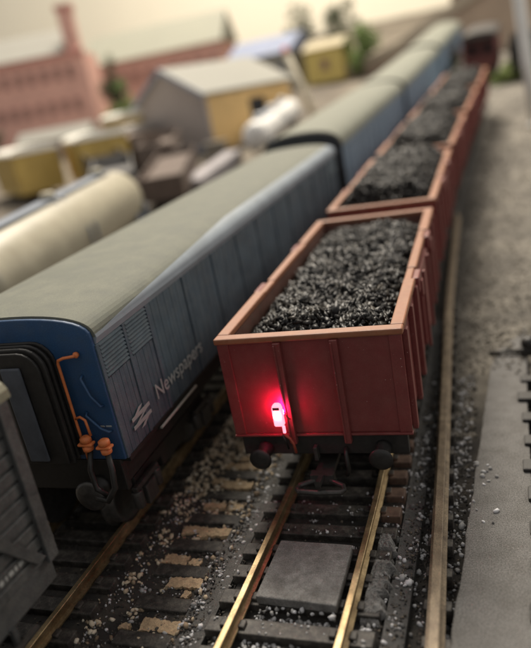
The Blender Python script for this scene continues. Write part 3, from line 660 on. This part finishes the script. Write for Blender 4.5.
# ------------------------------------------------------------------ dark plank van at the left edge
t = thing('plank_van', 'dark grey plank-sided van cut off by the left edge of the picture', 'van', (COACH-2.2, -38.2, 0), math.pi)
HB = 17.6; VL = 74.
MB().box(-HB+.4, HB-.4, .5, VL-.5, 15., 41.).build('body', DGREY, t)
for s in (-1, 1):
    for k in range(11):
        MB().box(*sorted((s*(HB-.45), s*(HB+rnd.uniform(-.03, .05)))), .9, VL-.9, 15.0+k*2.35, 15.0+k*2.35+1.95).build('plank', DGREY, t, bevel=.22)
    for y in (1.2, 24., 50., VL-1.2): MB().box(*sorted((s*(HB-.1), s*(HB+.75))), y-1.1, y+1.1, 14.6, 40.8).build('post', DGREY, t, bevel=.15)
    for ya, yb, za, zb in ((2.4, 22.8, 16., 39.), (51.2, 71.5, 39., 16.)):
        MB().prism([(ya, za), (ya+2.0, za), (yb, zb), (yb-2.0, zb)], *sorted((s*(HB+.06), s*(HB+.6))), 'x').build('diagonal_brace', DGREY, t, bevel=.1)
    MB().box(*sorted((s*(HB-2.5), s*(HB-.6))), .6, VL-.6, 10.6, 14.55).build('solebar', DGREY, t, bevel=.15)
    MB().tube([(s*(HB+1.4), 9., 9.2), (s*(HB+1.4), 34., 9.2)], .45, 8).build('brake_lever', STEEL, t)
    MB().box(*sorted((s*(HB-.4), s*(HB+2.6))), 11., 20., 6.2, 7.0).build('step', DGREY, t, bevel=.15)
    for y in (11.6, 19.4): MB().box(*sorted((s*(HB-.6), s*(HB+.1))), y-.4, y+.4, 6.9, 11.).build('step_hanger', DGREY, t)
ro = arc_profile(HB+.9, 40.9, 45.8, 20); ri = arc_profile(HB-.2, 40.5, 44.8, 20)
MB().prism(ro+ri[::-1], -.6, VL+.6).build('roof', OLIVE, t)
for y0, y1 in ((0., .5), (VL-.5, VL)): MB().prism([(HB, 15.), (HB, 40.8)]+arc_profile(HB-.2, 40.8, 44.7)[1:-1]+[(-HB, 40.8), (-HB, 15.)], y0, y1).build('end_panel', DGREY, t)
for s in (-1, 1):
    MB().box(s*8-.7, s*8+.7, -.9, -.02, 12., 41.).build('end_post', DGREY, t)
    bf = MB().lathe([(1.9, -.02), (1.8, -1.2), (1.2, -1.6), (1.2, -3.6)], (s*11.4, 0, 14.4), 'y', 16).build('buffer', BLK, t)
    MB().lathe([(2.8, -3.5), (2.9, -4.0), (2.2, -4.4), (.8, -4.5)], (s*11.4, 0, 14.4), 'y', 24).build('buffer_head', STEEL, bf)
MB().box(-16., 16., -.02, 1.4, 11., 15.).build('buffer_beam', BLK, t)
for yy in (16., 58.):
    for s in (-1, 1):
        MB().lathe([(6.9, s*7.1), (6.9, s*7.5), (6.2, s*7.6), (6.1, s*9.6), (5.2, s*9.6), (4.9, s*9.2), (.4, s*9.2)], (0, yy, 6.2), 'x', 24).build('wheel', STEEL, t)
        MB().prism([(yy-6, 11), (yy-1.6, 4.6), (yy+1.6, 4.6), (yy+6, 11)], *sorted((s*11.2, s*12.2)), 'x').build('axle_guard', BLK, t)
# small pale running marks (the lettering itself cannot be read in the photograph)
for k, (y, l) in enumerate(((6.2, 1.0), (7.6, .5), (8.4, .9), (9.7, .4), (10.5, .8))): MB().box(-HB-.08, -HB-.04, y, y+l, 17.9, 18.6).build('painted_mark', mat('mark_grey', (.35, .36, .34), .7), t)
# ------------------------------------------------------------------ tank wagons and other stock beyond the vans
CREAM = mat('tank_cream', (.36, .33, .245), .45, var=.12, scale=.8, dust=(.30, .26, .19), dustamt=.6)
TWHT = mat('tank_white', (.74, .73, .70), .4, var=.06, scale=1.)
GREYB = mat('blue_grey_frame', (.20, .23, .28), .6, var=.15, scale=2.)
def tank_wagon(label, y0, y1, x0, yaw, cm, r=15.2, zc=30.5):
    t = thing('tank_wagon', label, 'tank wagon'); L_ = y1-y0; place(t, y0, L_, yaw, x=x0)
    MB().lathe([(1.2, 0), (r*.55, .8), (r*.85, 2.4), (r*.97, 4.6), (r, 7.5), (r, L_-7.5), (r*.97, L_-4.6), (r*.85, L_-2.4), (r*.55, L_-.8), (1.2, L_)], (0, 0, zc), 'y', 36).build('barrel', cm, t)
    MB().box(-3.6, 3.6, 14, L_-14, zc+r+.4, zc+r+1.1).build('catwalk', GREYB, t, bevel=.2)
    for y in (22, L_/2, L_-22): MB().lathe([(3.2, 0), (3.2, 2.2), (2.4, 3.0)], (0, y, zc+r+.9), 'z', 16).build('hatch', cm, t)
    for y in (12., L_-12.): MB().box(-13, 13, y-2.5, y+2.5, 11.5, zc-7).build('saddle', GREYB, t)
    for y in (4., L_-6.): MB().box(-15.8, 15.8, y, y+2, 10.5, zc-4).build('end_frame', GREYB, t)
    for s in (-1, 1):
        MB().box(*sorted((s*10., s*12.)), 2, L_-2, 9.5, 12.5).build('solebar', BLK, t)
        m_ = MB().tube([(s*3.8, L_*.5-4, zc+r+.8), (s*15.6, L_*.5-4, zc+2), (s*15.8, L_*.5-4, 12)], .5, 6); m_.tube([(s*3.8, L_*.5+4, zc+r+.8), (s*15.6, L_*.5+4, zc+2), (s*15.8, L_*.5+4, 12)], .5, 6); m_.build('ladder', GREYB, t)
        for y in (20., L_-20.):
            MB().lathe([(6.9, s*7.1), (6.9, s*7.5), (6.2, s*7.6), (6.1, s*9.6), (4.9, s*9.2), (.4, s*9.2)], (0, y, 6.2), 'x', 20).build('wheel', STEEL, t)
    return t
tank_wagon('cream tank wagon with catwalk behind the newspaper van at the left', 48., 216., -126., .22, CREAM)
tank_wagon('white tank wagon in front of the tan warehouse side', 462., 590., -170., .02, TWHT, 12.5, 17.)
MUD = mat('brown_deck', (.115, .085, .07), .8, var=.3, scale=.6)
def flat_wagon(label, x, y, L_, yaw, m, h=16., sides=4.):
    t = thing('flat_wagon', label, 'wagon'); place(t, y, L_, yaw, x=x)
    MB().box(-16.5, 16.5, 0, L_, h-12, h).build('deck', m, t, bevel=.3)
    for s in (-1, 1): MB().box(*sorted((s*15.4, s*16.4)), .3, L_-.3, h+.02, h+sides).build('side_board', m, t)
    for y_ in (0., L_-1.2): MB().box(-15.3, 15.3, y_, y_+1.2, h+.02, h+sides).build('end_board', m, t)
    for s in (-1, 1):
        for y_ in (14., L_-14.): MB().lathe([(6.5, s*7.1), (6.5, s*7.5), (6., s*9.6), (.4, s*9.4)], (0, y_, 6.), 'x', 18).build('wheel', STEEL, t)
flat_wagon('dark brown low wagon between the cream tank and the grey warehouse', -196., 322., 130., .33, MUD, 16., 5.)
flat_wagon('dark wagon in shadow between the yellow vans and the grey gable', -300., 428., 86., .72, mat('shadow_black', (.10, .09, .08), .8), 18., 10.)
OCH = mat('ochre_yellow', (.47, .33, .09), .6, var=.15, scale=.5)
WROOF = mat('white_roof', (.80, .78, .70), .6, var=.05, scale=.5)
def ochre_van(label, x, y, yaw, wx=34., L_=66., h=46.):
    t = thing('ochre_van', label, 'van', (x, y, H(y)), yaw, group='ochre yellow vans with white roofs')
    MB().box(-wx/2, wx/2, 0, L_, 3, h-6).build('body', OCH, t, bevel=.5)
    for s in (-1, 1):
        MB().box(*sorted((s*(wx/2-.1), s*(wx/2+.9))), L_/2-11, L_/2+11, 12, h-8).build('door', OCH, t, bevel=.3)
        for y_ in (3, L_/2-14, L_/2+14, L_-3): MB().box(*sorted((s*(wx/2-.1), s*(wx/2+1.1))), y_-1, y_+1, 10.5, h-6.5).build('post', OCH, t)
        for y_ in (14., L_-14.): MB().lathe([(6.5, s*7.1), (6.5, s*7.5), (6., s*9.6), (.4, s*9.4)], (0, y_, 6.), 'x', 18).build('wheel', STEEL, t)
    for y_ in (-.8, L_-.2):
        for s in (-1, 1): MB().box(s*6-.8, s*6+.8, y_, y_+1., 10.5, h-6.5).build('end_post', OCH, t)
    MB().prism([(wx/2, h-6.1)]+arc_profile(wx/2+1.4, h-6, h, 16)+[(-wx/2, h-6.1)], -1.5, L_+1.5).build('roof', WROOF, t)
ochre_van('ochre yellow van with white roof cut off by the left edge', -380., 436., .9, 44., 90.)
ochre_van('ochre yellow van with white roof between the other two yellow vans', -318., 456., .8, 48., 62.)
ochre_van('ochre yellow van with white roof nearest the grey gable wall', -352., 585., .85)
flat_wagon('brown open wagon behind the low brown wagon, left of the platform', -262., 448., 84., .33, mat('brown_grey', (.16, .125, .105), .8, var=.2, scale=.5), 20., 7.)
flat_wagon('grey open wagon between the cream tank and the middle yellow van', -238., 330., 96., .52, mat('wagon_grey', (.17, .165, .16), .8, var=.2, scale=.5), 18., 9.)
def dark_van(label, x, y, yaw, c, h=40.):
    t = thing('goods_van', label, 'van', (x, y, H(y)), yaw); m = mat('van_%d' % int(c[0]*1000), c, .75, var=.2, scale=.4)
    MB().box(-15, 15, 0, 60, 4, h-6).build('body', m, t, bevel=.4)
    for s_ in (-1, 1):
        MB().box(*sorted((s_*14.9, s_*15.9)), 20, 40, 8, h-8).build('door', m, t, bevel=.3)
        for y_ in (12., 48.): MB().lathe([(6.5, s_*7.1), (6.5, s_*7.5), (6., s_*9.6), (.4, s_*9.4)], (0, y_, 6.), 'x', 18).build('wheel', STEEL, t)
    MB().prism([(15, h-6.1)]+arc_profile(16.2, h-6, h, 14)+[(-15, h-6.1)], -1., 61.).build('roof', mat('van_roof_%d' % int(c[0]*1000), [v*1.5 for v in c], .7), t)
dark_van('dark brown goods van in front of the grey gable wall', -292., 492., .9, (.10, .075, .06), 34.)
dark_van('grey goods van squeezed between the yellow vans and the grey gable', -318., 545., .9, (.19, .18, .17), 36.)
t = thing('loading_platform', 'pale lavender grey loading platform leading to the white tank wagon', 'platform', (-196, 372, H(372)-3), .02, Hs(430))
LAV = mat('platform_grey', (.33, .31, .32), .85, var=.15, scale=.5)
for k in range(8): MB().box(-8, 8, k*13.+.2, k*13.+12.8, 0, 9+.2*(k % 2)).build('paving_slab', LAV, t, bevel=.3)
for i, (x, y, a, b, h_, lab) in enumerate([(-262, 470, 26, 18, 18, 'small dark crate stack on the ground in front of the grey gable'), (-228, 508, 20, 14, 12, 'low brown box at the corner of the warehouse')]):
    t = thing('crate', lab, 'crate', (x, y, H(y)-2), .3*i); mm = mat('crate_grey_%d' % (i % 3), ((.12, .11, .10), (.22, .20, .17), (.30, .29, .28))[i % 3], .8)
    for k in range(3): MB().box(-a/2, a/2, -b/2, b/2, k*h_/3+.15, (k+1)*h_/3-.15).build('board', mm, t, bevel=.3)
    MB().box(-a/2-.8, a/2+.8, -b/2-.8, b/2+.8, h_, h_+1.5).build('lid', mm, t, bevel=.3)
# ------------------------------------------------------------------ buildings
def window(parent, x, z, wx, hz, yf, m_frame, m_glass):
    f = MB().box(x-wx/2-1.2, x+wx/2+1.2, yf-.8, yf+.1, z-1.2, z+hz+1.2).build('window', m_frame, parent)
    MB().box(x-wx/2, x+wx/2, yf-1.0, yf-.7, z, z+hz).build('pane', m_glass, f)
GLS = mat('dark_glass', (.03, .028, .03), .2)
GABLE = mat('gable_grey', (.40, .35, .32), .85, var=.08, scale=.15)
ROOFB = mat('roof_pale', (.24, .235, .205), .8, var=.08, scale=.15)
TANW = mat('tan_boards', (.62, .42, .18), .75, var=.15, scale=.3)
SLATE = mat('verge_slate', (.24, .26, .31), .7, var=.1, scale=.3)
t = thing('warehouse', 'grey gabled warehouse with tan boarded side and dark loading door', 'building', (-240, 532, H(530)-2), math.radians(-30))
Wd, Ln, He, Hr = 130., 118., 56., 86.
MB().prism([(-Wd, 0), (0, 0), (0, He), (-Wd/2, Hr), (-Wd, He)], 0, 2.).build('gable_wall', GABLE, t)
MB().prism([(-Wd, 0), (0, 0), (0, He), (-Wd/2, Hr), (-Wd, He)], Ln-2, Ln).build('gable_wall', GABLE, t)
MB().box(-Wd, -Wd+2, 2.02, Ln-2.02, 0, He-1).build('wall', GABLE, t)
bd = MB().box(-2.2, -.6, 2.02, Ln-2.02, 0, He-1).build('wall', TANW, t)
for k in range(15):
    y = 2.2+k*7.6
    if 52 < y+3 < 78: MB().box(-.7, .5, y, y+7.2, 44, He-1.2).build('board', TANW, bd)
    else: MB().box(-.7, .5+.15*(k % 2), y, y+7.2, 0, He-1.2).build('board', TANW, bd)
MB().box(-.9, .2, 55, 77, 8, 43.5).build('loading_door', GLS, t)
for s in (0, 1):
    x0, x1 = ((4., -Wd/2) if s else (-Wd-4., -Wd/2)); za = He-2.; m_ = MB()
    m_.prism([(x0, za), (x1, Hr), (x1, Hr+2.2), (x0, za+2.2)] if not s else [(x0, za), (x0, za+2.2), (x1, Hr+2.2), (x1, Hr)], -3, Ln+3); m_.build('roof', ROOFB, t)
    m_ = MB(); m_.prism([(x0, za-2.4), (x1, Hr-2.4), (x1, Hr+2.8), (x0, za+2.8)], -4.4, -3.05); m_.build('verge_board', SLATE, t)
for x, w_ in ((-104, 14), (-62, 20), (-28, 18)): MB().box(x, x+w_, -8, -2, 0, 6).build('crate', SLATE, t)
PINK = mat('pink_brick', (.62, .36, .30), .85, var=.12, scale=.3)
GLM = mat('hazed_glass', (.20, .12, .10), .5)  # lightened panes: the glare veil over the distance is put into their colour
PINKD = mat('pink_trim', (.50, .24, .20), .85, var=.12, scale=.3)
GROOF = mat('grey_roof', (.22, .215, .19), .8, var=.08, scale=.1)
t = thing('mill', 'pink brick mill with two rows of windows and chimney at the left', 'building', (-762, 790, 58), math.radians(21))
MB().box(0, 206, 0, 110, 0, 124).build('wall', PINK, t)
for r_, z in ((0, 88), (1, 40)):
    for k in range(9): window(t, 16+k*20.5, z, 9, 18, 0, PINKD, GLM)
MB().box(-2, 208, -3, -.02, 118, 126).build('cornice', PINKD, t)
rf = MB().prism([(-5, 126.02), (115, 126.02), (62, 166)], -4, 178, 'x').build('roof', GROOF, t)
ch = MB().prism([(181, 3), (203, 3), (203, 25), (181, 25)], 126.1, 184, 'z').build('chimney', PINK, t, bevel=.5)
MB().prism([(179, 1), (205, 1), (205, 27), (179, 27)], 184, 192, 'z').build('chimney_cap', PINKD, ch)
t = thing('long_shed', 'long pink shed with grey-green roof behind the mill chimney', 'building', (-690, 1060, 88), math.radians(6))
MB().box(0, 262, 0, 110, 0, 84).build('wall', PINK, t)
for k in range(10): window(t, 18+k*25, 42, 10, 18, 0, PINKD, GLM)
MB().prism([(-5, 84.02), (115, 84.02), (60, 138)], -5, 267, 'x').build('roof', mat('green_grey_roof', (.23, .23, .185), .8, var=.06, scale=.1), t)
t = thing('blue_roofed_shed', 'low shed with a blue roof behind the grey warehouse', 'building', (-352, 900, H(900)-2), math.radians(-6))
MB().box(0, 100, 0, 70, 0, 52).build('wall', ROOFB, t)
MB().prism([(-4, 52.02), (74, 52.02), (74, 80), (50, 77)], -4, 104, 'x').build('roof', mat('blue_roof', (.17, .20, .29), .7, var=.1, scale=.2), t)
for k in range(4): window(t, 14+k*24, 20, 10, 16, 0, SLATE, GLS)
t = thing('yellow_hut', 'small yellow hut left of the green tree in the background', 'building', (-232, 900, H(900)-2), math.radians(-8))
MB().box(0, 58, 0, 50, 0, 46).build('wall', mat('hut_yellow', (.52, .41, .13), .7, var=.1, scale=.3), t)
MB().prism([(-3, 46.02), (53, 46.02), (25, 58)], -3, 61, 'x').build('roof', mat('hut_roof', (.38, .33, .22), .8), t)
window(t, 30, 16, 11, 15, 0, mat('hut_trim', (.5, .4, .12), .7), GLM)
# ramp and the brown building at the far right
STN = mat('ramp_stone', (.34, .29, .22), .9, var=.12, scale=.2); STB = mat('brown_stone', (.30, .23, .17), .9, var=.15, scale=.15)
t = thing('road_ramp', 'grey brown road ramp climbing to the right beyond the trains', 'ramp', (-210, 905, 0))
MB().prism([(0, 50), (420, 50), (420, 250), (250, 152), (110, 92), (0, 66)], 0, 60, 'y').build('retaining_wall', STB, t)
MB().prism([(0, 66.5), (110, 92.5), (250, 152.5), (420, 250.5), (420, 266), (250, 166), (110, 104), (0, 76)], -5, -.05, 'y').build('parapet', STN, t)
t = thing('stone_building', 'tall brown stone building at the top right behind the white post', 'building', (-30, 1000, 80))
MB().box(0, 420, 0, 150, 0, 330).build('wall', STB, t)
for k in range(6): MB().box(10+k*62, 26+k*62, -10, -.02, 0, 330).build('pier', mat('pier_dark', (.17, .13, .11), .9), t)
for k in range(5): window(t, 49+k*62, 190, 22, 60, 0, STN, GLS)
# brake van and dark wagon beyond the coal train
t = thing('brake_van', 'dark red brake van on the track beyond the coal wagons', 'van', (14, 668, H(668)), -.05, Hs(700))
DRED = mat('dark_red', (.13, .04, .036), .6, var=.2, scale=.5)
MB().box(-17, 17, 8, 70, 11, 41).build('body', DRED, t, bevel=.4); MB().prism(arc_profile(18, 41, 47, 16), -1, 79).build('roof', mat('van_roof_dark', (.06, .055, .05), .7), t)
MB().box(-17, 17, 0, 78, 8, 10.9).build('deck', BLK, t); MB().box(-17, 17, 0, 1.5, 11, 24).build('veranda_rail', DRED, t)
for s in (-1, 1):
    MB().tube([(s*16, .8, 11), (s*16, .8, 41)], .8, 6).build('veranda_post', DRED, t)
    for y_ in (16., 62.): MB().lathe([(6.5, s*7.1), (6.5, s*7.5), (6., s*9.6), (.4, s*9.4)], (0, y_, 6.), 'x', 18).build('wheel', STEEL, t)
for s in (-1, 1): MB().box(s*8-4, s*8+4, 7.6, 7.95, 24, 35).build('window', GLS, t)
flat_wagon('black open wagon right of the dark red brake van', 58., 650., 90., -.05, BLK, 18., 14.)
# white post at the right, leaning post with red tip
t = thing('white_post', 'tall white post leaning slightly at the right edge', 'post', (55.5, 430, H(430)-4))
PWHT = mat('post_white', (.74, .74, .72), .5, var=.05, scale=1.)
MB().tube([(0, 0, 0), (-4, 0, 45), (-8.5, 0, 95), (-20, 0, 230)], [4.0, 3.9, 3.8, 3.4], 16).build('shaft', PWHT, t)
MB().lathe([(5.5, 0), (5.5, 2), (4.2, 4)], (0, 0, 1), 'z', 16).build('base', PWHT, t)
t = thing('leaning_post', 'pale leaning post with a red tip beside the warehouse', 'post', (-166, 652, H(652)-2))
MB().tube([(0, 0, 0), (-7, 0, 28), (-20, 0, 68)], [4.2, 3.8, 3.2], 12).build('shaft', mat('post_cream', (.66, .60, .46), .6), t)
MB().lathe([(3.6, 0), (4.2, 3), (2.5, 7)], (-20.4, 0, 68), 'z', 12).build('tip', mat('tip_red', (.50, .10, .09), .6), t)
# ------------------------------------------------------------------ trees and bushes
LEAFD = island_mat('leaf_dark', [(.03, .045, .02), (.06, .075, .03), (.09, .10, .045)], .7)
LEAFG = island_mat('leaf_green', [(.07, .12, .03), (.13, .20, .05), (.20, .27, .08)], .7)
LEAFL = island_mat('leaf_lime', [(.20, .27, .07), (.30, .38, .12), (.40, .46, .18)], .7)
BARK = mat('bark', (.10, .07, .05), .9)
def tree(name, label, cat, x, y, rx, rz, zc, m, n, sd, trunk=True, z0=None):
    g0 = (H(y)-5) if z0 is None else z0
    t = thing(name, label, cat, (x, y, g0)); g = random.Random(sd); P = []; Z = []
    cl = [(g.gauss(0, .45)*rx, g.gauss(0, .45)*rx, zc+g.gauss(0, .45)*rz) for _ in range(14)]
    for _ in range(n):
        c = g.choice(cl); u = Vector((g.gauss(0, 1), g.gauss(0, 1), g.gauss(0, 1))).normalized()*(g.random()**.4)
        P.append((c[0]+u.x*rx*.42, c[1]+u.y*rx*.42, max(1., c[2]+u.z*rz*.42))); Z.append(g.uniform(.9, 2.))
    lumps('crown', P, Z, m, t, flat=(.12, .3), seed=sd)
    mb = MB().tube([(0, 0, 0), (.6, .3, zc*.5), (-.5, .2, zc)], [max(1.2, rx*.1), rx*.075, rx*.03], 8)
    for k in range(4):
        a = k*1.7; mb.tube([(0, 0, zc*.5), (math.cos(a)*rx*.4, math.sin(a)*rx*.4, zc*.95)], [rx*.05, rx*.02], 6)
    mb.build('trunk', BARK, t)
tree('bush', 'dark green bush beside the mill chimney', 'bush', -556, 905, 20, 40, 48, LEAFD, 1800, 1)
tree('bush', 'dark green bush at the foot of the mill by the left edge', 'bush', -706, 770, 18, 16, 26, LEAFD, 1200, 2, z0=54)
tree('tree', 'green tree right of the yellow hut in the background', 'tree', -150, 905, 24, 34, 46, LEAFG, 2200, 3)
tree('tree', 'dark olive tree above the blue roof and left of the yellow hut', 'tree', -262, 1010, 30, 40, 66, LEAFD, 1800, 4)
tree('tree', 'olive tree standing behind the yellow hut', 'tree', -205, 1040, 30, 36, 62, LEAFD, 1800, 6)
tree('bush', 'lime green bush on the ground at the far end of the coal wagons', 'bush', 44, 655, 15, 9, 9, LEAFL, 1200, 5)
tree('bush', 'dull green bush left of the dark red brake van', 'bush', -22, 690, 12, 16, 18, LEAFG, 900, 8)

tree('bush', 'dark bush behind the roof ridge of the grey warehouse', 'bush', -395, 800, 22, 26, 36, LEAFD, 1400, 21)
tree('bush', 'olive bush between the mill and the warehouse', 'bush', -470, 770, 24, 22, 30, LEAFG, 1400, 22)
t = thing('grey_shed', 'low grey-roofed shed between the yellow vans and the mill', 'building', (-560, 640, H(640)-3), math.radians(14))
MB().box(0, 96, 0, 46, 0, 26).build('wall', GABLE, t); MB().prism([(-3, 26.02), (49, 26.02), (23, 40)], -3, 99, 'x').build('roof', GROOF, t)
for k in range(4): window(t, 14+k*23, 8, 9, 11, 0, SLATE, GLM)
